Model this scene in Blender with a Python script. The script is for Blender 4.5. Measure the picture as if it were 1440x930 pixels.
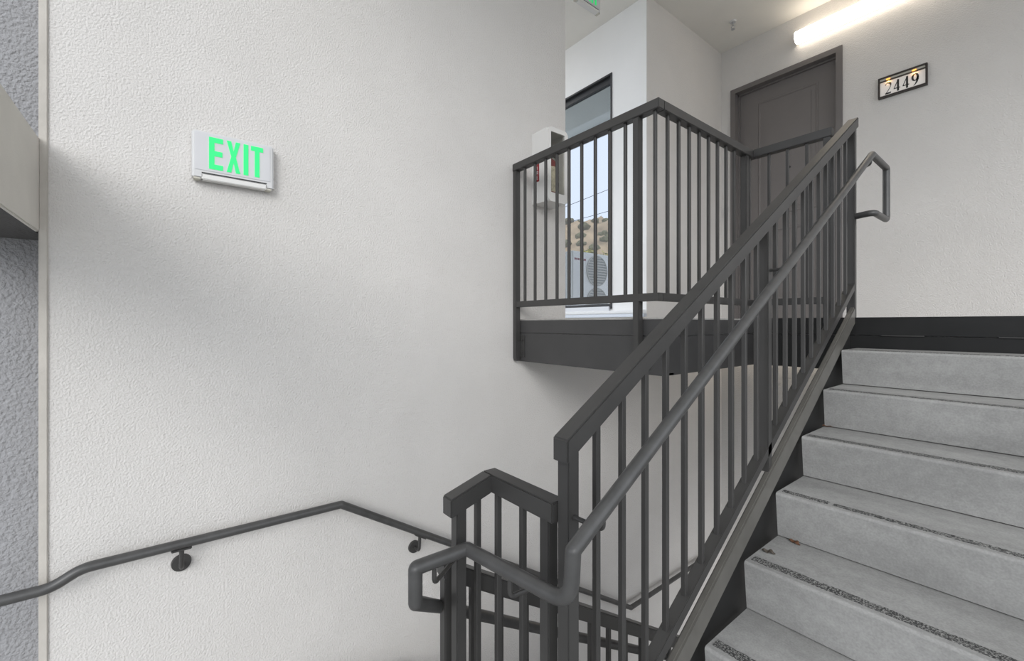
import bpy, bmesh, math, random
from mathutils import Vector, Matrix
random.seed(7)
S = bpy.context.scene
for o in list(bpy.data.objects): bpy.data.objects.remove(o, do_unlink=True)
C = S.collection

# ------------------------------------------------------------------ camera
# world: eye at the origin, X to the right of the stair, Y up the stair, Z up
YAW = math.atan2(773.1, 610.6)
cd = bpy.data.cameras.new('camera'); cam = bpy.data.objects.new('camera', cd); C.objects.link(cam)
cd.sensor_fit = 'HORIZONTAL'; cd.sensor_width = 36.0; cd.lens = 610.6/1440*36.0
cd.shift_y = -9.8/1440; cd.clip_start = 0.02; cd.clip_end = 1000
cam.rotation_euler = (math.pi/2, 0, YAW)
S.camera = cam

# ------------------------------------------------------------------ sky, sun, exposure
w = bpy.data.worlds.new('sky'); S.world = w; w.use_nodes = True
bg = w.node_tree.nodes['Background']
bg.inputs['Color'].default_value = (0.90, 0.94, 1.0, 1); bg.inputs['Strength'].default_value = 1.3
sd = bpy.data.lights.new('sun', 'SUN'); sun = bpy.data.objects.new('sun', sd); C.objects.link(sun)
sd.energy = .9; sd.angle = math.radians(28); sd.color = (1.0, 0.985, 0.96)
sun.rotation_euler = Vector((-1.25, 1.0, -0.68)).to_track_quat('-Z', 'Y').to_euler()
sun.location = (8, -8, 8)
V = S.view_settings; V.view_transform = 'Standard'; V.look = 'None'; V.gamma = 1; V.exposure = 0.50
V.use_curve_mapping = False

# ------------------------------------------------------------------ materials
def nodes(name):
    m = bpy.data.materials.new(name); m.use_nodes = True
    nt = m.node_tree; return m, nt, nt.nodes['Principled BSDF']
def mat(name, col, rough=0.5, metal=0.0, var=0.0, vscale=8.0, bump=0.0, bscale=200.0, bdist=0.002, spec=0.5, detail=4.0):
    m, nt, b = nodes(name)
    b.inputs['Base Color'].default_value = (*col, 1); b.inputs['Roughness'].default_value = rough
    b.inputs['Metallic'].default_value = metal; b.inputs['Specular IOR Level'].default_value = spec
    tc = nt.nodes.new('ShaderNodeNewGeometry')
    if var:
        n = nt.nodes.new('ShaderNodeTexNoise'); n.inputs['Scale'].default_value = vscale; n.inputs['Detail'].default_value = 6
        nt.links.new(tc.outputs['Position'], n.inputs['Vector'])
        r = nt.nodes.new('ShaderNodeMapRange'); r.inputs['From Min'].default_value = 0.3; r.inputs['From Max'].default_value = 0.7
        r.inputs['To Min'].default_value = 1-var; r.inputs['To Max'].default_value = 1+var
        nt.links.new(n.outputs['Fac'], r.inputs['Value'])
        x = nt.nodes.new('ShaderNodeVectorMath'); x.operation = 'SCALE'; x.inputs[0].default_value = col
        nt.links.new(r.outputs['Result'], x.inputs['Scale']); nt.links.new(x.outputs['Vector'], b.inputs['Base Color'])
    if bump:
        n = nt.nodes.new('ShaderNodeTexNoise'); n.inputs['Scale'].default_value = bscale; n.inputs['Detail'].default_value = detail
        nt.links.new(tc.outputs['Position'], n.inputs['Vector'])
        u = nt.nodes.new('ShaderNodeBump'); u.inputs['Strength'].default_value = bump; u.inputs['Distance'].default_value = bdist
        nt.links.new(n.outputs['Fac'], u.inputs['Height']); nt.links.new(u.outputs['Normal'], b.inputs['Normal'])
    return m
def emis(name, col, strength):
    m, nt, b = nodes(name)
    b.inputs['Base Color'].default_value = (*col, 1); b.inputs['Emission Color'].default_value = (*col, 1)
    b.inputs['Emission Strength'].default_value = strength; b.inputs['Roughness'].default_value = 0.4
    return m
def concrete(name, col):
    m, nt, b = nodes(name); b.inputs['Roughness'].default_value = 0.88; b.inputs['Specular IOR Level'].default_value = 0.25
    g = nt.nodes.new('ShaderNodeNewGeometry'); L = nt.links
    def noise(sc, det, v=None):
        n = nt.nodes.new('ShaderNodeTexNoise'); n.inputs['Scale'].default_value = sc; n.inputs['Detail'].default_value = det
        L.new(v or g.outputs['Position'], n.inputs['Vector']); return n.outputs['Fac']
    mp = nt.nodes.new('ShaderNodeMapping'); mp.inputs['Scale'].default_value = (0.35, 1.6, 1.6); L.new(g.outputs['Position'], mp.inputs['Vector'])
    a, f, s = noise(3.2, 6, mp.outputs['Vector']), noise(160, 3), noise(28, 5)
    def rng(v, lo, hi):
        r = nt.nodes.new('ShaderNodeMapRange'); r.inputs['From Min'].default_value = .3; r.inputs['From Max'].default_value = .7
        r.inputs['To Min'].default_value = lo; r.inputs['To Max'].default_value = hi; L.new(v, r.inputs['Value']); return r.outputs['Result']
    def mul(p, q):
        k = nt.nodes.new('ShaderNodeMath'); k.operation = 'MULTIPLY'; L.new(p, k.inputs[0]); L.new(q, k.inputs[1]); return k.outputs[0]
    k = mul(mul(rng(a, .80, 1.17), rng(f, .90, 1.09)), rng(s, .92, 1.07))
    x = nt.nodes.new('ShaderNodeVectorMath'); x.operation = 'SCALE'; x.inputs[0].default_value = col; L.new(k, x.inputs['Scale'])
    L.new(x.outputs['Vector'], b.inputs['Base Color'])
    u = nt.nodes.new('ShaderNodeBump'); u.inputs['Strength'].default_value = .25; u.inputs['Distance'].default_value = .0015
    L.new(f, u.inputs['Height']); L.new(u.outputs['Normal'], b.inputs['Normal'])
    return m
def grit_mat():
    m, nt, b = nodes('abrasive_grit'); b.inputs['Roughness'].default_value = .8
    g = nt.nodes.new('ShaderNodeNewGeometry'); v = nt.nodes.new('ShaderNodeTexNoise'); v.inputs['Scale'].default_value = 210; v.inputs['Detail'].default_value = 3
    nt.links.new(g.outputs['Position'], v.inputs['Vector'])
    r = nt.nodes.new('ShaderNodeValToRGB'); r.color_ramp.elements[0].position = .44; r.color_ramp.elements[1].position = .66
    r.color_ramp.elements[0].color = (.035, .035, .036, 1); r.color_ramp.elements[1].color = (.36, .36, .345, 1)
    nt.links.new(v.outputs['Fac'], r.inputs['Fac']); nt.links.new(r.outputs['Color'], b.inputs['Base Color'])
    u = nt.nodes.new('ShaderNodeBump'); u.inputs['Strength'].default_value = .6; u.inputs['Distance'].default_value = .002
    nt.links.new(v.outputs['Fac'], u.inputs['Height']); nt.links.new(u.outputs['Normal'], b.inputs['Normal'])
    return m
def glass_mat(name, tint, mix):
    m = bpy.data.materials.new(name); m.use_nodes = True; nt = m.node_tree; nt.nodes.clear()
    o = nt.nodes.new('ShaderNodeOutputMaterial'); t = nt.nodes.new('ShaderNodeBsdfTransparent'); g = nt.nodes.new('ShaderNodeBsdfGlossy')
    t.inputs['Color'].default_value = (*tint, 1); g.inputs['Roughness'].default_value = .02; g.inputs['Color'].default_value = (.9, .95, 1, 1)
    x = nt.nodes.new('ShaderNodeMixShader'); x.inputs['Fac'].default_value = mix
    nt.links.new(t.outputs[0], x.inputs[1]); nt.links.new(g.outputs[0], x.inputs[2]); nt.links.new(x.outputs[0], o.inputs['Surface'])
    return m
M = {}
M['stucco'] = mat('stucco_offwhite', (.69, .668, .644), .92, var=.025, vscale=2.5, bump=.95, bscale=125, bdist=.006, spec=.2, detail=5)
M['stucco_white'] = mat('stucco_white', (.86, .865, .865), .9, var=.02, vscale=2.5, bump=.3, bscale=85, bdist=.004, spec=.2)
M['stucco_grey'] = mat('stucco_grey', (.34, .34, .35), .95, var=.05, vscale=40, bump=1.0, bscale=70, bdist=.014, spec=.15, detail=3)
M['stucco_shade'] = mat('stucco_soffit_shade', (.13, .128, .127), .95, var=.05, vscale=40, bump=.8, bscale=75, bdist=.008, spec=.15, detail=3)  # grey stucco darkened to carry the shade under the beam
M['trim'] = mat('trim_beige', (.55, .52, .475), .92, var=.08, vscale=9, bump=.4, bscale=120, bdist=.003, spec=.2)
M['beige'] = mat('stucco_beige', (.68, .655, .61), .92, var=.04, vscale=6, bump=.3, bscale=120, bdist=.002, spec=.2)
M['ceiling'] = mat('ceiling_paint', (.80, .78, .735), .95, var=.02, vscale=4, bump=.4, bscale=70, bdist=.003, spec=.15)
M['metal'] = mat('charcoal_paint', (.046, .0445, .043), .42, var=.10, vscale=9, bump=.12, bscale=60, bdist=.0006)
M['metal2'] = mat('charcoal_beam_paint', (.050, .049, .049), .5, var=.08, vscale=7, bump=.1, bscale=40, bdist=.0008)
M['black'] = mat('black_beam_and_web_shade', (.016, .016, .016), .55, spec=.3, var=.15, vscale=9, bump=.12, bscale=40, bdist=.0008)  # black beam; on the stringer web it stands in for shade
M['pipe'] = mat('worn_charcoal_pipe', (.066, .065, .064), .36, var=.16, vscale=22, bump=.1, bscale=80, bdist=.0005)
M['stringer'] = mat('stringer_sheen_paint', (.12, .115, .104), .32, var=.14, vscale=10, bump=.15, bscale=30, bdist=.0008)  # lightened so the colour carries the highlight along the flange
M['concrete'] = concrete('precast_concrete', (.345, .343, .334))
M['slab'] = concrete('slab_concrete', (.40, .39, .37))
M['grit'] = grit_mat()
M['door'] = mat('door_paint', (.175, .16, .154), .45, var=.03, vscale=5)
M['frame'] = mat('door_frame_paint', (.16, .147, .142), .42, var=.03, vscale=5)
M['white_plastic'] = mat('white_plastic', (.64, .64, .64), .35)
M['sign_face'] = mat('sign_face', (.62, .62, .635), .3)
M['dark'] = mat('dark_plastic', (.03, .03, .03), .5)
M['green'] = emis('exit_green', (.02, .66, .17), .42)
M['lamp'] = emis('lamp_diffuser', (1.0, .89, .74), 3.8)
M['fill_cool'] = emis('fill_diffuser_cool', (1.0, .98, .95), 36.0)  # for the added walkway fill light
M['metal_lamp'] = mat('lamp_housing', (.75, .75, .74), .4)
M['bronze'] = mat('bronze_frame', (.035, .028, .024), .4)
M['plaque'] = emis('plaque_panel', (.80, .76, .72), .12)
M['warm'] = emis('warm_led', (1.0, .45, .08), 1.0)
M['digit'] = mat('digit_black', (.02, .02, .02), .5)
M['alu'] = mat('window_frame_dark', (.03, .032, .036), .4)
M['alu_light'] = mat('sill_aluminium', (.62, .66, .72), .3, metal=.5)
M['sillwhite'] = mat('sill_white', (.82, .84, .86), .4)
M['glass'] = glass_mat('tinted_glass', (.66, .69, .735), .04)
M['clear'] = glass_mat('clear_plastic', (.9, .9, .88), .05)
M['cabinet'] = mat('cabinet_white', (.74, .73, .71), .4)
M['red'] = mat('red_paint', (.25, .02, .015), .35)
M['label'] = mat('extinguisher_label', (.62, .56, .42), .5, var=.3, vscale=60)
M['redlabel'] = mat('red_label', (.26, .015, .02), .5)
M['acwhite'] = mat('ac_casing', (.90, .88, .82), .5)
M['acgrille'] = mat('ac_grille', (.55, .53, .46), .6)
M['acdark'] = mat('ac_fan_dark', (.32, .31, .27), .7)
M['steel'] = mat('galvanised', (.55, .56, .58), .3, metal=.8)
M['leaf'] = mat('dry_leaf', (.13, .06, .03), .8)
M['leaf2'] = mat('dark_leaf', (.09, .075, .06), .8)
M['hill'] = mat('hill_dry_grass', (.46, .33, .19), .95, var=.3, vscale=.35)
M['shrub'] = mat('hill_shrub', (.16, .14, .06), .95, var=.3, vscale=1.5)
M['bush'] = mat('yellow_bush', (.38, .34, .05), .9, var=.4, vscale=6)
M['ground'] = mat('ground_asphalt', (.30, .30, .29), .95, var=.1, vscale=.6)
M['wire'] = mat('power_cable', (.05, .05, .05), .8)
M['soffit'] = mat('soffit_paint', (.80, .83, .78), .9)

# ------------------------------------------------------------------ mesh helpers (all in world metres)
def B(): return bmesh.new()
def box(bm, x0, x1, y0, y1, z0, z1):
    vs = [bm.verts.new((x, y, z)) for z in (z0, z1) for (x, y) in ((x0, y0), (x1, y0), (x1, y1), (x0, y1))]
    for f in ((3, 2, 1, 0), (4, 5, 6, 7), (0, 1, 5, 4), (1, 2, 6, 5), (2, 3, 7, 6), (3, 0, 4, 7)):
        bm.faces.new([vs[i] for i in f])
    return bm
def bbox(x0, x1, y0, y1, z0, z1, bev=0.0, seg=2):
    bm = box(B(), x0, x1, y0, y1, z0, z1)
    if bev: bmesh.ops.bevel(bm, geom=bm.edges[:], offset=bev, segments=seg, affect='EDGES', clamp_overlap=True)
    return bm
def hexa(bm, p):    # 8 points: bottom ring then top ring
    vs = [bm.verts.new(q) for q in p]
    for f in ((3, 2, 1, 0), (4, 5, 6, 7), (0, 1, 5, 4), (1, 2, 6, 5), (2, 3, 7, 6), (3, 0, 4, 7)):
        bm.faces.new([vs[i] for i in f])
    return bm
def slope_bar(x0, x1, a, b, h, bev=.003):      # a, b = (y, z of top); vertical ends, h = vertical height
    bm = hexa(B(), [(x0, a[0], a[1]-h), (x1, a[0], a[1]-h), (x1, b[0], b[1]-h), (x0, b[0], b[1]-h),
                    (x0, a[0], a[1]), (x1, a[0], a[1]), (x1, b[0], b[1]), (x0, b[0], b[1])])
    if bev: bmesh.ops.bevel(bm, geom=bm.edges[:], offset=bev, segments=2, affect='EDGES')
    return bm
def prism(bm, poly, axis, a, b):               # poly in the two other axes, extruded along axis
    def P(u, v, t): return {'x': (t, u, v), 'y': (u, t, v), 'z': (u, v, t)}[axis]
    A = [bm.verts.new(P(u, v, a)) for u, v in poly]; Bv = [bm.verts.new(P(u, v, b)) for u, v in poly]
    bm.faces.new(A); bm.faces.new(Bv[::-1]); n = len(poly)
    for i in range(n): bm.faces.new([A[i], Bv[i], Bv[(i+1) % n], A[(i+1) % n]])
    bmesh.ops.recalc_face_normals(bm, faces=bm.faces[:])
    return bm
def cyl(bm, p0, p1, r, n=16, r1=None):
    p0, p1 = Vector(p0), Vector(p1); d = (p1-p0); L = d.length
    q = d.to_track_quat('Z', 'Y').to_matrix().to_4x4(); q.translation = (p0+p1)/2
    bmesh.ops.create_cone(bm, cap_ends=True, segments=n, radius1=r, radius2=r if r1 is None else r1, depth=L, matrix=q)
    return bm
def fillet(pts, rad):
    out = [Vector(pts[0])]
    for i in range(1, len(pts)-1):
        p, a, b = Vector(pts[i]), Vector(pts[i-1]), Vector(pts[i+1]); r = rad[i] if isinstance(rad, (list, tuple)) else rad
        if not r: out.append(p); continue
        u, v = (a-p).normalized(), (b-p).normalized(); ang = u.angle(v)
        t = min(r/math.tan(ang/2), .48*(a-p).length, .48*(b-p).length)
        s, e = p+u*t, p+v*t
        for k in range(6):
            k /= 5; out.append(s*(1-k)**2 + p*2*k*(1-k) + e*k*k)
    out.append(Vector(pts[-1])); return out
def tube(bm, pts, r, n=16, rad=0.0):
    P = fillet(pts, rad); rings = []; m = len(P)
    T = [(P[min(i+1, m-1)]-P[max(i-1, 0)]) for i in range(m)]
    up = Vector((0, 0, 1)); d0 = (P[1]-P[0]).normalized()
    if abs(d0.z) > .9: up = Vector((1, 0, 0))
    a = d0.cross(up).normalized()
    prev = d0
    for i in range(m):
        din = (P[i]-P[i-1]).normalized() if i else d0
        dout = (P[i+1]-P[i]).normalized() if i < m-1 else din
        a = (prev.rotation_difference(din)) @ a; prev = din       # frame of the incoming segment
        b = din.cross(a).normalized()
        nrm = (din+dout).normalized(); ring = []
        for k in range(n):
            t = 2*math.pi*k/n; o = a*math.cos(t)*r + b*math.sin(t)*r
            o = o - din*(o.dot(nrm)/max(din.dot(nrm), .2))        # mitre
            ring.append(bm.verts.new(P[i]+o))
        rings.append(ring)
    for i in range(m-1):
        for k in range(n):
            bm.faces.new([rings[i][k], rings[i][(k+1) % n], rings[i+1][(k+1) % n], rings[i+1][k]])
    bm.faces.new(rings[0][::-1]); bm.faces.new(rings[-1])
    bmesh.ops.recalc_face_normals(bm, faces=bm.faces[:])
    return bm
def smooth(me, ang=35):
    me.polygons.foreach_set('use_smooth', [True]*len(me.polygons))
    bm = bmesh.new(); bm.from_mesh(me)
    for e in bm.edges:
        e.smooth = not (len(e.link_faces) == 2 and e.calc_face_angle(0) > math.radians(ang))
    bm.to_mesh(me); bm.free()
def wloc(o):
    v = Vector()
    while o is not None: v += o.location; o = o.parent
    return v
def obj(name, bm, m, parent=None, loc=None, sm=False):
    """one mesh object from a bmesh in world metres; loc = its own origin (world)"""
    me = bpy.data.meshes.new(name)
    base = wloc(parent) if parent else Vector()
    org = Vector(loc) if loc is not None else base
    bmesh.ops.translate(bm, verts=bm.verts[:], vec=-org)
    bm.to_mesh(me); bm.free(); me.materials.append(M[m])
    if sm: smooth(me)
    o = bpy.data.objects.new(name, me); C.objects.link(o); o.parent = parent; o.location = org-base
    return o
def inst(src, wl, parent=None):
    o = src.copy(); C.objects.link(o); o.parent = parent; o.location = Vector(wl)-(wloc(parent) if parent else Vector()); return o
def tag(o, label, cat, group=None, kind=None):
    o['label'] = label; o['category'] = cat
    if group: o['group'] = group
    if kind: o['kind'] = kind
    return o
def thing(name, label, cat, loc, group=None):
    o = bpy.data.objects.new(name, None); C.objects.link(o); o.location = loc; o.empty_display_size = .1
    return tag(o, label, cat, group)
def struct(name, bm, m, label=None, cat=None, loc=None):
    o = obj(name, bm, m, None, loc); o['kind'] = 'structure'
    if label: o['label'] = label
    if cat: o['category'] = cat
    return o

# ------------------------------------------------------------------ key dimensions
ZL = .03; ZM = -1.738; ZG = -3.34; ZC = 3.07         # landing, half landing, lower floor, ceiling
WX = -2.40; FY = 4.93                                # left wall face, far wall face
RISE, RUN = .178, .2766; NY, NZ = 2.718, -.136       # top nosing

# ------------------------------------------------------------------ structure
bm = B()
box(bm, -2.65, WX, -.362, 2.426, ZG, ZC)             # full height beside the stair
box(bm, -2.65, WX, 2.426, FY, ZG, -.262)             # under the walkway
struct('wall_left', bm, 'stucco', 'off-white stucco wall carrying the green exit sign', 'wall')
struct('wall_recess', bbox(-2.58, WX, 3.496, FY, ZL, ZC), 'stucco', 'off-white stucco wall between the glazed opening and the grey door', 'wall')
bm = B()
box(bm, -2.6, -2.292+.0, FY, FY+.25, ZG, ZC); box(bm, -2.292, -1.266, FY, FY+.25, 2.60, ZC); box(bm, -2.292, -1.266, FY, FY+.25, ZG, ZL)
box(bm, -1.266, 3.2, FY, FY+.25, ZG, ZC)
struct('wall_far', bm, 'stucco', 'off-white stucco wall with the grey door and house number', 'wall')
bm = B()                                             # wall with the tall window, hall side
box(bm, -2.80, -2.58, 3.496, 3.66, ZL, ZC); box(bm, -4.00, -2.80, 3.496, 3.66, 2.525, ZC); box(bm, -7, -4.00, 3.496, 3.66, ZL, ZC)
box(bm, -2.58, WX-.0005, 3.4955, 3.66, ZL, ZC)
box(bm, -4.00, -2.80, 3.496, 3.66, ZL, .15)
struct('wall_hall', bm, 'stucco_white', 'bright white wall around the tall dark-framed window', 'wall')
struct('wall_exterior', bbox(-2.95, -2.67, -4.2, -.387, ZG-.2, ZC+.4), 'stucco_grey', 'rough grey stucco wall beside the beige corner trim', 'wall')
struct('trim_1', bbox(-2.72, -2.392, -.387, -.362, ZM, ZC, .003), 'trim', 'beige vertical corner trim between grey and white stucco', 'trim')
wl = struct('wall_lintel', bbox(-2.67, 1.2, -.74, -.40, .350, .700), 'stucco_shade', 'beam with a beige face crossing over the half landing', 'beam')  # dark body colour holds the shade of the underside
obj('beam_face', bbox(-2.40, 1.2, -.40, -.385, .347, .702, .004), 'beige', wl)
bm = B(); box(bm, -2.65, 2.6, -.6, FY+.25, ZC, ZC+.3); box(bm, -7, -2.65, 2.1, FY+.25, ZC, ZC+.3)
struct('ceiling', bm, 'ceiling', 'beige textured ceiling over the landing', 'ceiling')
bm = B()
box(bm, WX, 2.4, 3.02, FY, -.10, ZL); box(bm, WX, -1.25, 1.96, 3.02, -.10, ZL)
struct('floor', bm, 'slab', 'concrete upper landing slab', 'floor')
bm = B(); box(bm, -7, -2.65, .8, 3.496, -.26, ZL); box(bm, -2.65, WX, 2.426, 3.496, -.262, ZL)
struct('floor_hall', bm, 'slab', 'concrete walkway slab beyond the white wall', 'floor')
struct('floor_half_landing', bbox(WX, .62, -.62, .48, ZM-.2, ZM), 'slab', 'concrete half landing below the stair', 'floor')
struct('floor_lower', bbox(WX, 3.2, .7, FY, ZG-.2, ZG), 'slab', 'concrete lower landing floor', 'floor')
struct('ground', bbox(-260, 120, -140, 260, ZG-.5, ZG-.2), 'ground', 'grey ground outside the building', 'ground')
struct('floor_deck', bbox(-9.5, -2.65, 3.66, 8.2, -.3, .0), 'beige', 'roof deck seen through the tall window', 'floor')
bm = B(); box(bm, -7, -2.6, 3.66, 5.06, 2.93, 3.05); box(bm, -7, -2.6, 5.0, 5.06, 2.78, 2.93)
struct('trim_soffit', bm, 'soffit', 'pale soffit outside the tall window', 'soffit')

# ------------------------------------------------------------------ landing steelwork
def beam_pair(name, label, bmb, bmp, loc):
    t = thing(name, label, 'beam', loc)
    obj('beam', bmb, 'metal2', t); obj('edge_plate', bmp, 'metal2', t)
    return t
FB = 1.945                                            # front face of the balcony beam
bal = thing('balcony_beam', 'dark grey steel beam edging the balcony against the stucco wall', 'beam', (-1.8, FB, -.265))
obj('front_beam', bbox(-2.398, -1.236, FB, FB+.012, -.265, -.066, .002), 'metal2', bal)
obj('front_edge_plate', bbox(-2.398, -1.236, FB-.003, FB+.012, -.064, .022, .002), 'metal2', bal)
obj('side_beam', bbox(-1.248, -1.236, FB+.012, 3.0, -.265, -.066, .002), 'metal2', bal)
obj('side_edge_plate', bbox(-1.248, -1.233, FB+.012, 3.0, -.064, .022, .002), 'metal2', bal)
obj('deck_pan', bbox(-2.398, -1.25, FB+.014, 3.0, -.125, -.102), 'metal2', bal)
obj('bottom_flange', bbox(-2.398, -1.236, FB+.012, FB+.09, -.265, -.253), 'metal2', bal)
lb = thing('landing_beam', 'black steel beam under the landing edge at the top of the steps', 'beam', (0, 3.0, -.26))
obj('beam', bbox(-1.234, 2.4, 3.0, 3.014, -.265, -.066, .002), 'black', lb)
obj('edge_plate', bbox(-1.234, 2.4, 2.996, 3.014, -.064, ZL+.004, .002), 'black', lb)
obj('deck_pan', bbox(-2.39, 2.4, 3.022, FY-.002, -.125, -.102), 'metal2', lb)
for k in range(4):
    x = -.60+.42*k
    obj('weld', bbox(x, x+.17, 2.993, 2.998, -.068, -.062, .001, 1), 'metal', lb)

# ------------------------------------------------------------------ railings
def picket_mesh(h, s=.016):
    bm = box(B(), -s/2, s/2, -s/2, s/2, 0, h); bmesh.ops.bevel(bm, geom=[e for e in bm.edges if abs(e.verts[0].co.z-e.verts[1].co.z) > .01], offset=.0015, segments=1, affect='EDGES')
    return bm
def pickets(root, places, h, s=.016, name='baluster'):
    first = None
    for (x, y, z) in places:
        if first is None:
            first = obj(name, picket_mesh(h, s), 'metal', root, None); first.location = Vector((x, y, z))-wloc(root)
            # mesh was shifted by the root position: undo
            for v in first.data.vertices: v.co += wloc(root)
        else: inst(first, (x, y, z), root)
    return first
def post(root, x, y, z0, z1, s=.038):
    return obj('post', bbox(x-s/2, x+s/2, y-s/2, y+s/2, z0, z1, .003), 'metal', root)
# --- balcony guard
g = thing('balcony_guard_rail', 'dark grey guard rail with thin balusters around the balcony', 'railing', (-1.8, 1.92, -.2))
CT, CH = 1.12, .05                                    # cap top, cap height
FYc, SXc, BYc = 1.92, -1.257, 2.977
obj('top_rail', bbox(-2.395, SXc+.025, FYc-.025, FYc+.025, CT-CH, CT, .003), 'metal', g)
obj('top_rail', bbox(SXc-.025, SXc+.025, FYc+.025, BYc+.025, CT-CH, CT, .003), 'metal', g)
obj('top_rail', bbox(SXc+.025, -.81, BYc-.025, BYc+.025, CT-CH, CT, .003), 'metal', g)
BZ0, BZ1 = .114, .154
obj('bottom_rail', bbox(-2.36, SXc+.022, FYc-.02, FYc+.018, BZ0, BZ1, .002), 'metal', g)
obj('bottom_rail', bbox(SXc-.018, SXc+.022, FYc+.018, BYc+.018, BZ0, BZ1, .002), 'metal', g)
obj('bottom_rail', bbox(SXc+.022, -.83, BYc-.018, BYc+.018, BZ0, BZ1, .002), 'metal', g)
post(g, -2.379, FYc, -.25, CT-CH+.002); post(g, -1.372, FYc, -.25, CT-CH+.002)
post(g, SXc, 2.89, -.06+.08, CT-CH+.002); post(g, -.835, BYc, ZL-.03, CT-CH+.002)
pl = [(-2.286+.1045*k, FYc, BZ1-.002) for k in range(9)]+[(-1.268, FYc, BZ1-.002)]
pl += [(SXc, 2.012+.1045*k, BZ1-.002) for k in range(8)]+[(SXc, 2.955, BZ1-.002)]
pl += [(-1.147+.104*k, BYc, BZ1-.002) for k in range(3)]
pickets(g, pl, CT-CH-BZ1+.004)
for x in (-2.379, -1.372):                            # bolted clip angles on the posts
    b = obj('clip_plate', bbox(x+.02, x+.062, FB-.006, FB, -.235, -.085, .001), 'metal', g)
    obj('clip_leg', bbox(x+.0185, x+.024, FB-.034, FB-.001, -.235, -.12, .001), 'metal', g)
    for z in (-.115, -.205):
        obj('bolt', cyl(B(), (x+.044, FB-.016, z), (x+.044, FB-.005, z), .009, 6), 'metal', b)
    obj('weld', bbox(x-.018, x+.02, FB-.04, FB-.012, -.262, -.246, .002), 'metal', b)

# --- stair guard of the upper flight
XR = -.737
def top(Y): return -.268+.6185*(Y-.735)               # top of the sloping cap
def bot(Y): return .197+.619*(Y-2.966)                # top of the sloping bottom rail
def strt(Y): return .048+.604*(Y-2.91)                # top of the stringer
sg = thing('stair_guard_rail', 'dark grey sloping guard rail beside the concrete steps', 'railing', (XR, .755, ZM))
y0, y1 = .727, 3.058
obj('top_rail', slope_bar(XR-.026, XR+.026, (y0, top(y0)), (y1, top(y1)), .058, .004), 'metal', sg)
obj('bottom_rail', slope_bar(XR-.019, XR+.019, (.775, bot(.775)), (3.01, bot(3.01)), .042, .002), 'metal', sg)
post(sg, XR, .755, ZM, top(.755)-.05)
post(sg, XR, 1.874, strt(1.874)-.01, top(1.874)-.05)
post(sg, XR, 3.028, ZL-.2+.10, top(3.028)-.05)
ys = [.857+.1042*k for k in range(10)]+[1.975+.1042*k for k in range(10)]
pickets(sg, [(XR, y, bot(y)-.012) for y in ys], top(1.5)-bot(1.5)-.03)

# --- short return guard on the half landing
rg = thing('landing_guard_rail', 'short L-shaped dark guard rail joined to the newel post', 'railing', (-.9, .745, ZM))
RX, RY, RT = -1.032, .745, -.432
obj('top_rail', bbox(RX-.024, XR-.02, RY-.024, RY+.024, RT-.052, RT, .004), 'metal', rg)
obj('top_rail', slope_bar(RX-.024, RX+.024, (.590, RT-.040), (RY-.020, RT), .052, .004), 'metal', rg)
post(rg, RX, .628, ZM, RT-.078, .032); post(rg, -.795, RY, ZM, RT-.05, .034)
obj('bottom_rail', bbox(RX-.016, -.795, RY-.018, RY+.018, -1.64, -1.60, .002), 'metal', rg)
obj('bottom_rail', bbox(RX-.016, RX+.02, .64, RY-.018, -1.64, -1.60, .002), 'metal', rg)
pickets(rg, [(RX, .69, -1.615), (-1.008, RY, -1.602), (-.896, RY, -1.602)], 1.602+RT-.048)

# --- guard of the lower flight
LX = -1.085
def ltop(Y): return -.712-.628*(Y-.686)
lg = thing('lower_stair_guard_rail', 'dark grey guard rail sloping down behind the newel post', 'railing', (LX, .617, ZM))
obj('top_rail', slope_bar(LX-.024, LX+.024, (.60, ltop(.60)), (3.15, ltop(3.15)), .055, .004), 'metal', lg)
obj('bottom_rail', slope_bar(LX-.016, LX+.016, (.62, ltop(.62)-.98), (3.13, ltop(3.13)-.98), .04, .002), 'metal', lg)
post(lg, LX, .622, ZM, ltop(.622)-.04, .032); post(lg, LX, 3.12, ZG, ltop(3.12)-.04, .036); post(lg, LX, 1.87, ltop(1.87)-1.14, ltop(1.87)-.04, .036)
ys2 = [.706+.1042*k for k in range(11)]+[1.965+.1042*k for k in range(11)]
pickets(lg, [(LX, y, ltop(y)-1.0) for y in ys2], .955)

# ------------------------------------------------------------------ handrails
def jbracket(root, x, y, z, xr, yr=None, rr=.006, dp=.042):
    """J-shaped rod from under the pipe (x,y,z) to the rail post at (xr,yr)"""
    yr = y if yr is None else yr
    d = Vector((xr-x, yr-y, 0)); n = d.normalized()
    p = [Vector((x, y, z-.014)), Vector((x, y, z-dp)), Vector((x, y, z-dp-.004))+d]
    b = obj('bracket', tube(B(), p, rr, 10, [0, .016, 0]), 'metal', root, sm=True)
    return b
HX = -.63
h = thing('stair_handrail', 'worn grey pipe handrail along the concrete steps, looping round the newel post', 'handrail', (HX, .66, -.6))
zr = lambda Y: -.472+.6005*(Y-.66)
path = [(XR+.015, 3.028, .602), (HX, 2.99, .602), (HX, 3.262, .602), (HX, 3.262, .90), (HX, 2.955, .906), (HX, .66, -.472), (HX, .652, -.582),
        (-.945, .600, -.578), (-.958, .462, -.585), (-.958, .462, -.668), (-1.155, .655, -.858), (-1.155, 1.048, -1.095), (-1.155, 3.0, -2.26)]
obj('pipe', tube(B(), path, .017, 20, [0, .05, .02, .02, .008, .004, .05, .006, .006, .006, .05, 0, 0]), 'pipe', h, sm=True)
for y, yp in ((.755, .755), (1.874, 1.874), (2.93, 3.02)):
    jbracket(h, HX, y, zr(y), XR+.012, yp)
jbracket(h, -.80, .626, -.578, -.795, RY, dp=.062); jbracket(h, -.953, .510, -.582, RX, .622, dp=.055)
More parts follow.
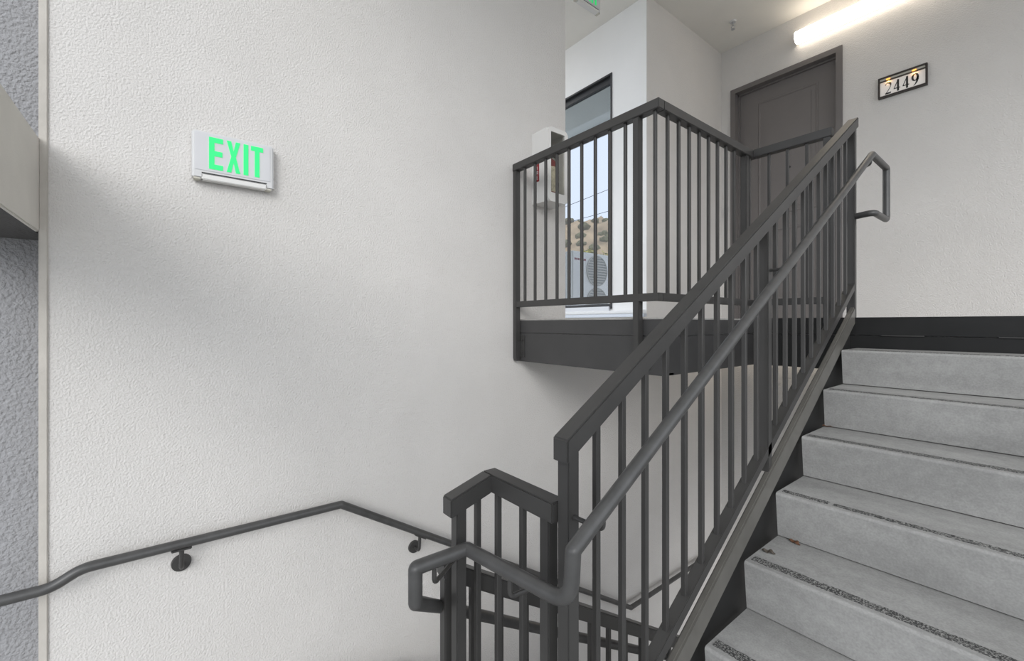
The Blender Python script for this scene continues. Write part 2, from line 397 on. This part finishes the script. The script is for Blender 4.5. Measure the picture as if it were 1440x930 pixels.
jbracket(h, -1.155, .665, -.865, LX, .622, dp=.06); jbracket(h, -1.155, 1.9, -1.605, LX)

wh = thing('wall_handrail', 'dark grey pipe handrail fixed to the stucco wall on round brackets', 'handrail', (-2.32, .7, -1.0))
P = [(-2.32, -1.9, -.965), (-2.32, -.343, -.980), (-2.32, -.262, -.936), (-2.32, .702, -.941), (-2.32, 3.147, -2.469), (-2.32, 4.45, -2.463)]
obj('pipe', tube(B(), P, .0195, 20, [0, .12, .12, .01, .01, 0]), 'pipe', wh, sm=True)
for (y, z) in ((.042, -.938), (1.148, -1.22), (2.35, -1.971), (4.3, -2.466), (-1.3, -.97)):
    zf = z-.112
    f = obj('wall_plate', cyl(B(), (WX-.005, y, zf), (WX+.013, y, zf), .038, 24, .034), 'metal', wh, sm=True)
    obj('bolt', cyl(B(), (WX+.012, y, zf), (WX+.021, y, zf), .008, 8), 'pipe', f)
    obj('bracket', tube(B(), [(WX+.008, y, zf), (-2.33, y, zf), (-2.32, y, z-.015)], .009, 10, [0, .03, 0]), 'metal', wh, sm=True)
    obj('saddle', slope_bar(-2.333, -2.307, (y-.035, z-.018-(.0 if y < .7 or y > 3.2 else -.022)), (y+.035, z-.018-(.0 if y < .7 or y > 3.2 else .022)), .008, .002), 'metal', wh)

# ------------------------------------------------------------------ stairs
st = thing('stair_flight', 'grey precast concrete steps with black grit strips between the dark stringers', 'stairs', (0, .5, ZM))
SX0, SX1 = -.703, .55
def step_bm(x0, x1, back=.065):
    r = .010
    poly = []
    for k in range(5):                                  # rounded nosing, local to (nosing y, tread z)
        a = math.pi/2*k/4
        poly.append((r-r*math.cos(a), -r+r*math.sin(a)))
    poly += [(RUN+back, 0), (RUN+back, -.05), (.075, -.05), (.075, -RISE+.004), (.020, -RISE+.004)]
    bm = prism(B(), poly, 'x', x0, x1)
    return bm
s0 = None; ns = 9
for i in range(ns):
    yy, zz = NY-RUN*i, NZ-RISE*i
    if i < 2:
        s0 = obj('step', step_bm(SX0, SX1, .065 if i else -.002), 'concrete', st, (0, 0, 0)); s0.location = Vector((0, yy, zz))-wloc(st)
        s = s0
    else: s = inst(s0, (0, yy, zz), st)
    segs = [(SX0+.012, SX1-.012)]
    if i == 3: segs = [(SX0+.012, SX0+.165), (SX0+.18, SX1-.012)]
    for (xa, xb) in segs:                               # grit strip set into the tread behind the nosing
        bm = B(); n = 44; ta, tb = [], []
        for k in range(n+1):
            x = xa+(xb-xa)*k/n
            ta.append((x, .026+random.uniform(-.0022, .0022))); tb.append((x, .062+random.uniform(-.003, .003)))
        if i == 3: tb = [(x, y-.008) for x, y in tb]
        va = [bm.verts.new((x, yy+y, zz+.0015)) for x, y in ta]; vb = [bm.verts.new((x, yy+y, zz+.0015)) for x, y in tb]
        la = [bm.verts.new((x, yy+y, zz-.004)) for x, y in ta]; lb_ = [bm.verts.new((x, yy+y, zz-.004)) for x, y in tb]
        for k in range(n):
            bm.faces.new([va[k], va[k+1], vb[k+1], vb[k]]); bm.faces.new([la[k], la[k+1], va[k+1], va[k]]); bm.faces.new([vb[k], vb[k+1], lb_[k+1], lb_[k]])
        obj('grip_strip', bm, 'grit', s)
def stringer(x0, x1, web0, web1):
    ya, yb = .40, 2.985
    obj('stringer_flange', slope_bar(x0, x1, (ya, strt(ya)), (yb, strt(yb)), .095, .006), 'stringer', st)  # lighter colour paints in the lit band of the stringer
    bm = hexa(B(), [(web0, ya, ZM-.22), (web1, ya, ZM-.22), (web1, yb, strt(yb)-.52), (web0, yb, strt(yb)-.52),
                    (web0, ya, strt(ya)-.09), (web1, ya, strt(ya)-.09), (web1, yb, strt(yb)-.09), (web0, yb, strt(yb)-.09)])
    obj('stringer_web', bm, 'black', st)  # black puts the shadow of the gap beside the steps into the web
stringer(-.735, -.709, -.742, -.732); stringer(.556, .586, .586, .596)
# lower flight
ls = thing('lower_stair_flight', 'concrete steps going down along the stucco wall', 'stairs', (-1.7, .7, ZM))
l0 = None
for j in range(9):
    yy, zz = .72+RUN*j+RUN, ZM-RISE*(j+1)
    if l0 is None:
        bm = step_bm(0, 1.17); bmesh.ops.rotate(bm, verts=bm.verts[:], cent=(0, 0, 0), matrix=Matrix.Rotation(math.pi, 3, 'Z'))
        l0 = obj('step', bm, 'concrete', ls, (0, 0, 0)); l0.location = Vector((-1.14, yy, zz))-wloc(ls)
    else: inst(l0, (-1.14, yy, zz), ls)
for x in (-1.132, -2.37):
    bm = hexa(B(), [(x, .5, ZM-.34), (x+.05, .5, ZM-.34), (x+.05, 3.2, ZG), (x, 3.2, ZG), (x, .5, ZM-.05), (x+.05, .5, ZM-.05), (x+.05, 3.2, ZG+.06), (x, 3.2, ZG+.06)])
    obj('stringer', bm, 'stringer', ls)
for x, y, z, mm, a, lab in ((-.690, 2.46, NZ-2*RISE, 'leaf', .5, 'curled brown dry leaf at the stringer end of a step'), (-.640, 1.895, NZ-4*RISE, 'leaf', -.3, 'small reddish dry leaf crumb on a concrete tread'),
                       (-.672, 1.74, NZ-4*RISE, 'leaf2', .2, 'small dark dead leaf next to a black grit strip')):
    bm = B(); n = 7
    c = [bm.verts.new((x+.022*math.cos(a)*(k/n-.5)*2, y+.022*math.sin(a)*(k/n-.5)*2, z+.004+.003*math.sin(k*1.7))) for k in range(n+1)]
    e1 = [bm.verts.new(v.co+Vector((-math.sin(a), math.cos(a), .3))*.011*math.sin(math.pi*(.08+.84*k/n))*random.uniform(.7, 1.2)) for k, v in enumerate(c)]
    e2 = [bm.verts.new(v.co+Vector((math.sin(a), -math.cos(a), .15))*.010*math.sin(math.pi*(.08+.84*k/n))*random.uniform(.7, 1.2)) for k, v in enumerate(c)]
    for k in range(n): bm.faces.new([c[k], c[k+1], e1[k+1], e1[k]]); bm.faces.new([c[k+1], c[k], e2[k], e2[k+1]])
    r = bmesh.ops.extrude_face_region(bm, geom=bm.faces[:]); bmesh.ops.translate(bm, verts=[v for v in r['geom'] if isinstance(v, bmesh.types.BMVert)], vec=(0, 0, .0015))
    zmin = min(v.co.z for v in bm.verts); bmesh.ops.translate(bm, verts=bm.verts[:], vec=(0, 0, z-zmin+.0003))
    tag(obj('dry_leaf', bm, mm, None, (x, y, z)), lab, 'leaf', 'dry leaves on the steps')

# ------------------------------------------------------------------ door
d = thing('door_1', 'dark grey panelled entry door in a grey frame beside the house number', 'door', (-1.78, FY, ZL)); d['kind'] = 'structure'
fx0, fx1, ft = -2.292, -1.266, 2.598
bm = B(); fw = .05
box(bm, fx0, fx0+fw, FY-.014, FY+.13, ZL, ft); box(bm, fx1-fw, fx1, FY-.014, FY+.13, ZL, ft); box(bm, fx0+fw, fx1-fw, FY-.014, FY+.13, ft-fw, ft)
box(bm, fx0+fw, fx0+fw+.015, FY+.06, FY+.13, ZL, ft-fw); box(bm, fx1-fw-.015, fx1-fw, FY+.06, FY+.13, ZL, ft-fw); box(bm, fx0+fw, fx1-fw, FY+.06, FY+.13, ft-fw-.015, ft-fw)
obj('door_frame', bm, 'frame', d)
lx0, lx1, lt = fx0+fw+.004, fx1-fw-.004, ft-fw-.004
leaf = obj('door_leaf', bbox(lx0, lx1, FY+.085, FY+.128, ZL+.012, lt, .001), 'door', d)
def panel(x0, x1, z0, z1):
    yf = FY+.085; bm = B(); wv = .028
    rings = [(0, yf), (.006, yf-.006), (wv*.6, yf-.006), (wv, yf+.008)]
    V4 = [[bm.verts.new(p) for p in ((x0+o, y, z0+o), (x1-o, y, z0+o), (x1-o, y, z1-o), (x0+o, y, z1-o))] for o, y in rings]
    for a, b in zip(V4, V4[1:]):
        for k in range(4): bm.faces.new([a[k], a[(k+1) % 4], b[(k+1) % 4], b[k]])
    bmesh.ops.recalc_face_normals(bm, faces=bm.faces[:])
    obj('moulding', bm, 'door', leaf)
    obj('panel', bbox(x0+wv+.03, x1-wv-.03, yf-.005, yf+.004, z0+wv+.03, z1-wv-.03, .004), 'door', leaf)
px0, px1 = -2.04, -1.485
panel(px0, px1, 1.15, 2.385); panel(px0, px1, .25, 1.0)
obj('peephole', cyl(B(), (-1.734, FY+.076, 1.612), (-1.734, FY+.09, 1.612), .010, 12), 'dark', leaf)
k = obj('door_handle', tube(B(), [(-2.14, FY+.09, 1.0), (-2.14, FY+.03, 1.0), (-2.03, FY+.03, 1.0)], .010, 10, [0, .01, 0]), 'steel', leaf, sm=True)
obj('rosette', cyl(B(), (-2.14, FY+.074, 1.0), (-2.14, FY+.088, 1.0), .028, 20), 'steel', k)
db = thing('doorbell', 'small white doorbell with dark button on the wall beside the door', 'doorbell', (-2.347, FY, 1.2))
obj('plate', bbox(-2.367, -2.325, FY-.014, FY, 1.195, 1.305, .004), 'white_plastic', db); obj('button', bbox(-2.360, -2.340, FY-.019, FY-.012, 1.225, 1.285, .003), 'dark', db)

# ------------------------------------------------------------------ lettering helpers
def ribbon(bm, pts, wid, y0, y1, ax):
    """flat stroke through pts (u,v) with widths; ax maps (u,v,depth) to world"""
    n = len(pts); Lf, Rt = [], []
    for i in range(n):
        a, b = pts[max(i-1, 0)], pts[min(i+1, n-1)]; dx, dy = b[0]-a[0], b[1]-a[1]; l = math.hypot(dx, dy) or 1
        w_ = wid[i] if isinstance(wid, (list, tuple)) else wid
        nx, ny = -dy/l*w_/2, dx/l*w_/2
        Lf.append((pts[i][0]+nx, pts[i][1]+ny)); Rt.append((pts[i][0]-nx, pts[i][1]-ny))
    q = [[bm.verts.new(ax(u, v, t)) for u, v in s] for t in (y0, y1) for s in (Lf, Rt)]
    for i in range(n-1):
        bm.faces.new([q[0][i], q[0][i+1], q[1][i+1], q[1][i]]); bm.faces.new([q[2][i], q[3][i], q[3][i+1], q[2][i+1]])
        bm.faces.new([q[0][i], q[2][i], q[2][i+1], q[0][i+1]]); bm.faces.new([q[1][i], q[1][i+1], q[3][i+1], q[3][i]])
    for e in (0, n-1): bm.faces.new([q[0][e], q[1][e], q[3][e], q[2][e]])
    bmesh.ops.recalc_face_normals(bm, faces=bm.faces[:])
    return bm
# ------------------------------------------------------------------ exit signs
GL = {'E': [[(0, 0), (.95, 0), (.95, .155), (.36, .155), (.36, .42), (.90, .42), (.90, .58), (.36, .58), (.36, .845), (.95, .845), (.95, 1), (0, 1)]],
      'X': [[(0, 0), (.33, 0), (.5, .33), (.67, 0), (1, 0), (.67, .51), (1, 1), (.67, 1), (.5, .68), (.33, 1), (0, 1), (.33, .51)]],
      'I': [[(.0, 0), (.36, 0), (.36, 1), (.0, 1)]],
      'T': [[(.31, 0), (.69, 0), (.69, .85), (1, .85), (1, 1), (0, 1), (0, .85), (.31, .85)]]}
def exit_sign(x, yc, zb, label, dbl=False):
    """plate parallel to the YZ plane, back at x, facing +X; reads towards +Y"""
    W, Hh, D = .318, .212, .046
    t = thing('exit_sign', label, 'exit sign', (x, yc, zb), 'green exit signs')
    bm = bbox(x, x+D, yc-W/2, yc+W/2, zb, zb+Hh, .007, 3)
    body = obj('housing', bm, 'white_plastic', t, sm=False)
    obj('face_panel', bbox(x+D-.002, x+D+.0022, yc-W/2+.010, yc+W/2-.014, zb+.036, zb+Hh-.008, .002), 'sign_face', t)
    y = yc-W/2+.0615; lh = .142; z0 = zb+.048
    for ch, wd in (('E', .055), ('X', .0525), ('I', .053), ('T', .050)):
        bm = B()
        for pl_ in GL[ch]: prism(bm, [(y+u*wd, z0+v*lh) for u, v in pl_], 'x', x+D+.001, x+D+.0042)
        obj('letter', bm, 'green', t); y += {'E': .066, 'X': .0655, 'I': .0295, 'T': .05}[ch]
    obj('slot', bbox(x+D-.003, x+D+.0012, yc-W/2+.035, yc+W/2-.03, zb+.0235, zb+.0285), 'dark', t)
    obj('lamp_bar', bbox(x+.01, x+D+.003, yc-W/2+.035, yc+W/2-.03, zb-.003, zb+.0225, .003), 'cabinet', t)
    for yy in (yc-W/2+.018, yc+W/2-.022): obj('corner_clip', bbox(x+.006, x+D-.002, yy-.012, yy+.012, zb-.004, zb+.004, .001), 'acgrille', t)
    return t
exit_sign(WX, .237, .642, 'white exit sign with glowing green letters on the stucco wall')
e2 = exit_sign(-2.60, 2.868, 2.765, 'white exit sign with green letters hanging from the walkway ceiling')
obj('hanger', cyl(B(), (-2.577, 2.868, 2.97), (-2.577, 2.868, ZC), .012, 12), 'white_plastic', e2)
obj('canopy', bbox(-2.61, -2.545, 2.80, 2.94, ZC-.02, ZC, .004), 'white_plastic', e2)

# ------------------------------------------------------------------ house number sign 2449
hn = thing('house_number_sign', 'lit house number plaque reading 2449 in a dark bronze frame', 'sign', (-.845, FY, 1.975))
hx0, hx1, hz0, hz1 = -1.003, -.686, 1.975, 2.152; hy = FY-.030
bm = B(); t_ = .012
box(bm, hx0, hx1, hy, FY, hz0, hz0+t_+.003); box(bm, hx0, hx1, hy-.004, FY, hz1-t_, hz1); box(bm, hx0, hx0+t_, hy, FY, hz0+t_+.003, hz1-t_); box(bm, hx1-t_, hx1, hy, FY, hz0+t_+.003, hz1-t_)
obj('frame', bm, 'bronze', hn)
obj('panel', bbox(hx0+t_, hx1-t_, FY-.018, FY-.004, hz0+t_, hz1-t_), 'plaque', hn)
obj('light_bar', bbox(hx0+t_, hx1-t_, hy, FY-.016, hz1-.040, hz1-.031), 'bronze', hn)
obj('light_channel', bbox(hx0+t_, hx1-t_, hy+.006, FY-.018, hz1-.031, hz1-t_), 'acgrille', hn)
for u in (.215, .745):
    xx = hx0+(hx1-hx0)*u
    obj('lamp', bbox(xx-.014, xx+.014, hy-.002, hy+.008, hz1-.036, hz1-.020, .003), 'warm', hn)
    ld = bpy.data.lights.new('plaque_glow', 'POINT'); ld.energy = .03; ld.color = (1, .50, .14); ld.shadow_soft_size = .006
    lo = bpy.data.objects.new('plaque_glow', ld); C.objects.link(lo); lo.parent = hn; lo.location = Vector((xx, hy+.002, hz1-.05))-wloc(hn)
def arc(cx, cy, rx, ry, a0, a1, n=14):
    return [(cx+rx*math.cos(math.radians(a0+(a1-a0)*k/n)), cy+ry*math.sin(math.radians(a0+(a1-a0)*k/n))) for k in range(n+1)]
def digit(ch):
    if ch == '2':
        top_ = arc(.30, .72, .27, .26, 165, -35, 14); p = top_+[(.40, .40), (.22, .19), (.05, .045)]
        return [(p, [.03+.075*math.sin(math.pi*min(1, max(0, (k-3)/9))) for k in range(len(p))]), ([(.02, .045), (.30, .05), (.52, .045), (.60, .12)], [.08, .09, .09, .02])]
    if ch == '4':
        return [([(.42, 1.0), (.42, .5), (.42, 0)], .105), ([(.42, .98), (.22, .62), (.02, .28)], [.03, .04, .03]), ([(.0, .27), (.3, .27), (.62, .27)], .055)]
    if ch == '9':
        return [(arc(.31, .69, .25, .285, 0, 360, 24), [.05+.05*abs(math.cos(2*math.pi*k/24)) for k in range(25)]),
                ([(.56, .69), (.55, .48), (.46, .26), (.32, .10), (.16, .0)], [.10, .10, .085, .05, .02])]
x = hx0+.046; dh = .098; z0 = hz0+.026
for ch in '2449':
    bm = B()
    for pts, wd in digit(ch):
        pts = [(x+u*dh*.68, z0+v*dh) for u, v in pts]
        wd = [q*dh*1.35 for q in wd] if isinstance(wd, list) else wd*dh*1.25
        ribbon(bm, pts, wd, FY-.0205, FY-.0175, lambda u, v, t: (u, t, v))
    obj('digit', bm, 'digit', hn); x += .058

# ------------------------------------------------------------------ lamps
def wall_light(name, label, x0, x1, yw, z0, z1, dp):
    t = thing(name, label, 'light', ((x0+x1)/2, yw, z0), 'white linear wall lights')
    obj('back_plate', bbox(x0+.01, x1-.01, yw-.02, yw, z0+.012, z1-.012, .002), 'metal_lamp', t)
    poly = [(yw-.018, z0+.004), (yw-dp+.03, z0), (yw-dp, z0+.03), (yw-dp, z1-.03), (yw-dp+.03, z1), (yw-.018, z1-.004)]
    bm = prism(B(), poly, 'x', x0+.006, x1-.006)
    obj('diffuser', bm, 'lamp', t)
    for xa in (x0, x1-.006): obj('end_cap', prism(B(), [(yw-.019+(a-yw+.019)*1.02, (z0+z1)/2+(b-(z0+z1)/2)*1.02) for a, b in poly], 'x', xa, xa+.006), 'white_plastic', t)
    return t
wall_light('wall_light', 'long white linear light glowing above the grey door', -1.640, -.42, FY, 2.775, 2.885, .10)
wall_light('wall_light', 'long white linear light under the landing slab', -2.30, -1.10, FY, -.265, -.165, .10)

hl_ = thing('hall_fill_light', 'unseen linear light added on the walkway ceiling to brighten the white wall', 'light', (-5.3, 2.55, ZC))  # unseen fixture, added to lift the white walkway wall
obj('back_plate', bbox(-5.9, -4.7, 2.50, 2.60, ZC-.02, ZC, .002), 'metal_lamp', hl_)
obj('diffuser', bbox(-5.89, -4.71, 2.505, 2.595, ZC-.085, ZC-.018, .015), 'fill_cool', hl_)
# ------------------------------------------------------------------ sprinkler
sp = thing('sprinkler', 'small chrome sprinkler head on the landing ceiling', 'sprinkler', (-2.07, 4.495, ZC))
c0 = Vector((-2.07, 4.495, ZC))
obj('escutcheon', cyl(B(), c0, c0-Vector((0, 0, .012)), .034, 24, .028), 'white_plastic', sp, sm=True)
obj('body', cyl(B(), c0, c0-Vector((0, 0, .045)), .011, 12), 'steel', sp, sm=True)
for s in (-1, 1): obj('frame_arm', tube(B(), [c0+Vector((.010*s, 0, -.04)), c0+Vector((.018*s, 0, -.055)), c0+Vector((.003*s, 0, -.078))], .003, 8), 'steel', sp)
obj('deflector', cyl(B(), c0-Vector((0, 0, .078)), c0-Vector((0, 0, .081)), .018, 16), 'steel', sp)

# ------------------------------------------------------------------ fire extinguisher cabinet
cx0, cx1, cy0, cy1, cz0, cz1 = WX, -2.222, 2.082, 2.268, .865, 1.382
fc = thing('extinguisher_cabinet', 'white fire extinguisher cabinet with clear door on the stucco wall', 'cabinet', (WX, (cy0+cy1)/2, cz0))
bm = B(); w_ = .008
box(bm, cx0, cx0+w_, cy0, cy1, cz0, cz1); box(bm, cx0+w_, cx1-.025, cy0, cy0+w_, cz0, cz1); box(bm, cx0+w_, cx1-.025, cy1-w_, cy1, cz0, cz1)
box(bm, cx0+w_, cx1-.025, cy0+w_, cy1-w_, cz0, cz0+w_); box(bm, cx0+w_, cx1-.025, cy0+w_, cy1-w_, cz1-w_, cz1)
obj('body', bm, 'cabinet', fc)
def rrect(y0, y1, z0, z1, r, n=6):
    p = []
    for (cy, cz, a) in ((y1-r, z1-r, 0), (y0+r, z1-r, 90), (y0+r, z0+r, 180), (y1-r, z0+r, 270)):
        p += [(cy+r*math.cos(math.radians(a+90*k/n)), cz+r*math.sin(math.radians(a+90*k/n))) for k in range(n+1)]
    return p
bm = B(); o1 = rrect(cy0-.004, cy1+.004, cz0-.004, cz1+.004, .035); i1 = rrect(cy0+.022, cy1-.026, cz0+.06, cz1-.028, .008)
Q = [[bm.verts.new((xx, a, b)) for a, b in o] for xx in (cx1-.025, cx1) for o in (o1, i1)]; n = len(o1)
for k in range(n):
    j = (k+1) % n
    for a, b in ((0, 1), (2, 3), (0, 2), (1, 3)): bm.faces.new([Q[a][k], Q[a][j], Q[b][j], Q[b][k]])
bmesh.ops.recalc_face_normals(bm, faces=bm.faces[:])
dr = obj('door', bm, 'cabinet', fc)
obj('pane', bbox(cx1-.012, cx1-.009, cy0+.021, cy1-.025, cz0+.059, cz1-.027), 'clear', dr)
obj('red_label', bbox(-2.355, -2.322, cy0-.0015, cy0, 1.02, 1.175), 'redlabel', fc)
FL = {'F': [([(0, 0), (0, 1), (.7, 1)], .2), ([(0, .52), (.55, .52)], .2)], 'I': [([(.3, 0), (.3, 1)], .2)],
      'R': [([(0, 0), (0, 1), (.6, 1), (.7, .75), (.6, .5), (0, .5)], .2), ([(.3, .5), (.7, 0)], .2)], 'E': [([(.7, 0), (0, 0), (0, 1), (.7, 1)], .2), ([(0, .52), (.55, .52)], .2)]}
for i, ch in enumerate('FIRE'):
    bm = B(); zz = 1.147-.034*i
    for pts, wd in FL[ch]: ribbon(bm, [(-2.347+u*.022, zz-.006+v*.022) for u, v in pts], wd*.022, cy0-.0025, cy0-.001, lambda u, v, t: (u, t, v))
    obj('letter', bm, 'white_plastic', fc)
ex = thing('fire_extinguisher', 'red fire extinguisher with pale label inside the white cabinet', 'extinguisher', (-2.315, 2.17, cz0+w_))
ec = Vector((-2.315, 2.17, 0)); zb = cz0+w_
bm = B(); prof = [(.0, 0), (.052, 0), (.056, .01), (.056, .27), (.048, .305), (.02, .33), (.016, .345), (0, .345)]
rr = [[bm.verts.new((ec.x+r*math.cos(2*math.pi*k/24), ec.y+r*math.sin(2*math.pi*k/24), zb+z)) for k in range(24)] for r, z in prof[1:-1]]
for a, b in zip(rr, rr[1:]):
    for k in range(24): bm.faces.new([a[k], a[(k+1) % 24], b[(k+1) % 24], b[k]])
bm.faces.new(rr[0][::-1]); bm.faces.new(rr[-1])
cylb = obj('cylinder', bm, 'red', ex, sm=True)
bm = B(); cyl(bm, (ec.x, ec.y, zb+.075), (ec.x, ec.y, zb+.255), .0568, 28); obj('paper_label', bm, 'label', cylb, sm=True)
obj('valve', cyl(B(), (ec.x, ec.y, zb+.34), (ec.x, ec.y, zb+.375), .016, 12), 'steel', ex)
obj('lever', bbox(ec.x-.012, ec.x+.012, ec.y-.065, ec.y+.03, zb+.395, zb+.405, .002), 'dark', ex)
obj('carry_handle', bbox(ec.x-.012, ec.x+.012, ec.y-.06, ec.y+.02, zb+.372, zb+.380, .002), 'dark', ex)
obj('gauge', cyl(B(), (ec.x+.014, ec.y, zb+.36), (ec.x+.03, ec.y, zb+.36), .014, 16), 'white_plastic', ex)
obj('hose', tube(B(), [(ec.x+.0, ec.y+.015, zb+.36), (ec.x+.02, ec.y+.065, zb+.34), (ec.x+.02, ec.y+.068, zb+.12)], .008, 10, [0, .03, 0]), 'dark', ex, sm=True)

# ------------------------------------------------------------------ tall window
wn = thing('window_1', 'tall dark-framed window in the white walkway wall', 'window', (-3.4, 3.5, .15)); wn['kind'] = 'structure'
wx0, wx1, wz0, wz1 = -4.00, -2.80, .15, 2.525
bm = B(); yy0, yy1 = 3.488, 3.60
box(bm, wx0, wx0+.018, yy0, yy1, wz0, wz1); box(bm, wx1-.018, wx1, yy0, yy1, wz0, wz1); box(bm, wx0+.018, wx1-.018, yy0, yy1, wz1-.018, wz1); box(bm, wx0+.018, wx1-.018, yy0, yy1, wz0, wz0+.018)
obj('window_frame', bm, 'alu', wn)
bm = B(); y2, y3 = 3.525, 3.57
box(bm, wx0+.018, wx0+.036, y2, y3, wz0+.018, wz1-.018); box(bm, wx1-.030, wx1-.018, y2, y3, wz0+.018, wz1-.018); box(bm, wx0+.036, wx1-.030, y2, y3, wz1-.075, wz1-.018); box(bm, wx0+.036, wx1-.030, y2, y3, wz0+.018, wz0+.05)
obj('sash', bm, 'alu', wn)
obj('pane', bbox(wx0+.034, wx1-.028, 3.545, 3.551, wz0+.048, wz1-.073), 'glass', wn)
sl = thing('window_sill', 'white metal sill running along the foot of the white wall', 'sill', (-3.0, 3.46, ZL))
obj('sill_nose', bbox(-4.1, WX-.0, 3.430, 3.496, .094, .130, .006), 'sillwhite', sl)
obj('flashing', bbox(-4.1, WX+.004, 3.438, 3.496, .062, .094, .004), 'alu_light', sl)
obj('frame_base', bbox(-4.0, -2.815, 3.462, 3.487, .130, .172, .003), 'steel', sl)
obj('sill_foot', bbox(-4.1, WX+.001, 3.455, 3.496, ZL, .062), 'beige', sl)

# ------------------------------------------------------------------ air conditioner behind the glass
ac = thing('air_conditioner', 'white outdoor air conditioner unit with round fan grilles behind the window', 'air conditioner', (-4.65, 5.13, 0))
ax, ay0, ay1, az0, az1 = -4.5, 4.70, 5.56, .04, 1.09
obj('casing', bbox(ax-.34, ax, ay0, ay1, az0, az1, .015), 'acwhite', ac)
for y in (4.82, 5.42): obj('foot', bbox(ax-.32, ax-.02, y-.03, y+.03, 0, az0+.002), 'acwhite', ac)
for cz in (.82, .32):
    cyy, R_ = 5.24, .225
    f = obj('fan_opening', cyl(B(), (ax-.004, cyy, cz), (ax+.004, cyy, cz), R_, 40), 'acdark', ac)
    bm = B(); n = 40
    q = [[bm.verts.new((xx, cyy+r*math.cos(2*math.pi*k/n), cz+r*math.sin(2*math.pi*k/n))) for k in range(n)] for xx in (ax, ax+.018) for r in (R_, R_+.014)]
    for k in range(n):
        j = (k+1) % n
        for a, b in ((0, 1), (2, 3), (0, 2), (1, 3)): bm.faces.new([q[a][k], q[a][j], q[b][j], q[b][k]])
    obj('grille_ring', bm, 'acgrille', f)
    for k in range(11):
        zz = cz-R_+2*R_*(k+.5)/11; hw = math.sqrt(max(0, R_*R_-(zz-cz)**2))
        obj('slat', bbox(ax+.006, ax+.014, cyy-hw, cyy+hw, zz-.011, zz+.011), 'acgrille', f)
lg_ = [(0, .05), (.06, .035), (.105, .05), (.165, .025), (.20, .05)]
for u, wd in lg_: obj('logo', bbox(ax-.001, ax+.002, ay0+.04+u, ay0+.04+u+wd, .955, .985), 'redlabel', ac)

# ------------------------------------------------------------------ outside: hill, shrubs, bush, cables
hl = thing('hillside', 'dry tan hillside dotted with dark shrubs behind the window', 'hill', (-62, 70, ZG-.2))
bm = B(); nx, ny = 60, 40
def hz(u, v):
    return max(0, 1-u*u)**.7*max(0, 1-v*v)**.8
gv = {}
dirv = Vector((-.673, .761, 0)).normalized(); sidev = Vector((dirv.y, -dirv.x, 0))
def hpos(u, v):
    p = Vector((-62, 70, 0))+sidev*(u*70)+dirv*(v*32)
    bumpy = 1.1*math.sin(u*41+1)*math.cos(v*9)+.7*math.sin(u*83+v*23)
    p.z = ZG-.25+(24.5+4.5*u+bumpy)*hz(u, v)
    return p
for i in range(nx+1):
    for j in range(ny+1): gv[i, j] = bm.verts.new(hpos(-1+2*i/nx, -1+2*j/ny))
for i in range(nx):
    for j in range(ny): bm.faces.new([gv[i, j], gv[i+1, j], gv[i+1, j+1], gv[i, j+1]])
bmesh.ops.recalc_face_normals(bm, faces=bm.faces[:])
obj('slope', bm, 'hill', hl, sm=True)
sh0 = None
for k in range(150):
    u = random.uniform(-.5, .45); v = random.uniform(-.85, .05); p = hpos(u, v)
    if sh0 is None:
        bm = B(); bmesh.ops.create_icosphere(bm, subdivisions=2, radius=1)
        for vv in bm.verts: vv.co *= 1+random.uniform(-.22, .22)
        sh0 = obj('shrub', bm, 'shrub', hl, (0, 0, 0)); sh0.location = p-wloc(hl); s = sh0
    else: s = inst(sh0, p, hl)
    q = random.uniform(.55, 1.25); s.scale = (q, q, q*.75); s.rotation_euler.z = random.uniform(0, 6)
bu = thing('bush', 'yellow-green leafy bush behind the air conditioner', 'bush', (-8.6, 9.7, 0-.3))
bp = Vector((-8.6, 10.0, -.3))
obj('stem', cyl(B(), bp, bp+Vector((0, 0, .9)), .05, 8), 'leaf2', bu)
bm = B()
for k in range(1600):
    a = random.uniform(0, 2*math.pi); r = random.random()**.5; zz = random.random()
    R_ = .95*math.sin(math.pi*(.12+.80*zz))**.7
    c = bp+Vector((math.cos(a)*r*R_*1.6, math.sin(a)*r*R_*1.1, .25+zz*2.05+.2*math.sin(a*3)))
    d1 = Vector((random.uniform(-1, 1), random.uniform(-1, 1), random.uniform(-.5, 1))).normalized()*.11; d2 = d1.cross(Vector((random.uniform(-1, 1), random.uniform(-1, 1), 1))).normalized()*.045
    bm.faces.new([bm.verts.new(c-d1), bm.verts.new(c+d2), bm.verts.new(c+d1), bm.verts.new(c-d2)])
f = obj('foliage', bm, 'bush', bu); f['kind'] = 'stuff'
def pix(x, y, dist):
    F = Vector((-math.sin(YAW), math.cos(YAW), 0)); R = Vector((math.cos(YAW), math.sin(YAW), 0))
    return (F+R*((x-720)/610.6)+Vector((0, 0, (455.2-y)/610.6)))*dist
for (a, b, lab) in (((770, 296), (900, 243), 'upper dark power cable crossing the sky behind the window'), ((770, 316), (900, 279), 'lower dark power cable crossing the sky behind the window')):
    p, q = pix(*a, 18), pix(*b, 16); e = (q-p)*1.6; p2, q2 = p-e, q+e
    n = 16; pts = [p2+(q2-p2)*k/n-Vector((0, 0, .15*math.sin(math.pi*k/n))) for k in range(n+1)]
    o = obj('power_cable', tube(B(), pts, .010, 6), 'wire', None, (p+q)/2); tag(o, lab, 'cable', 'power cables outside')
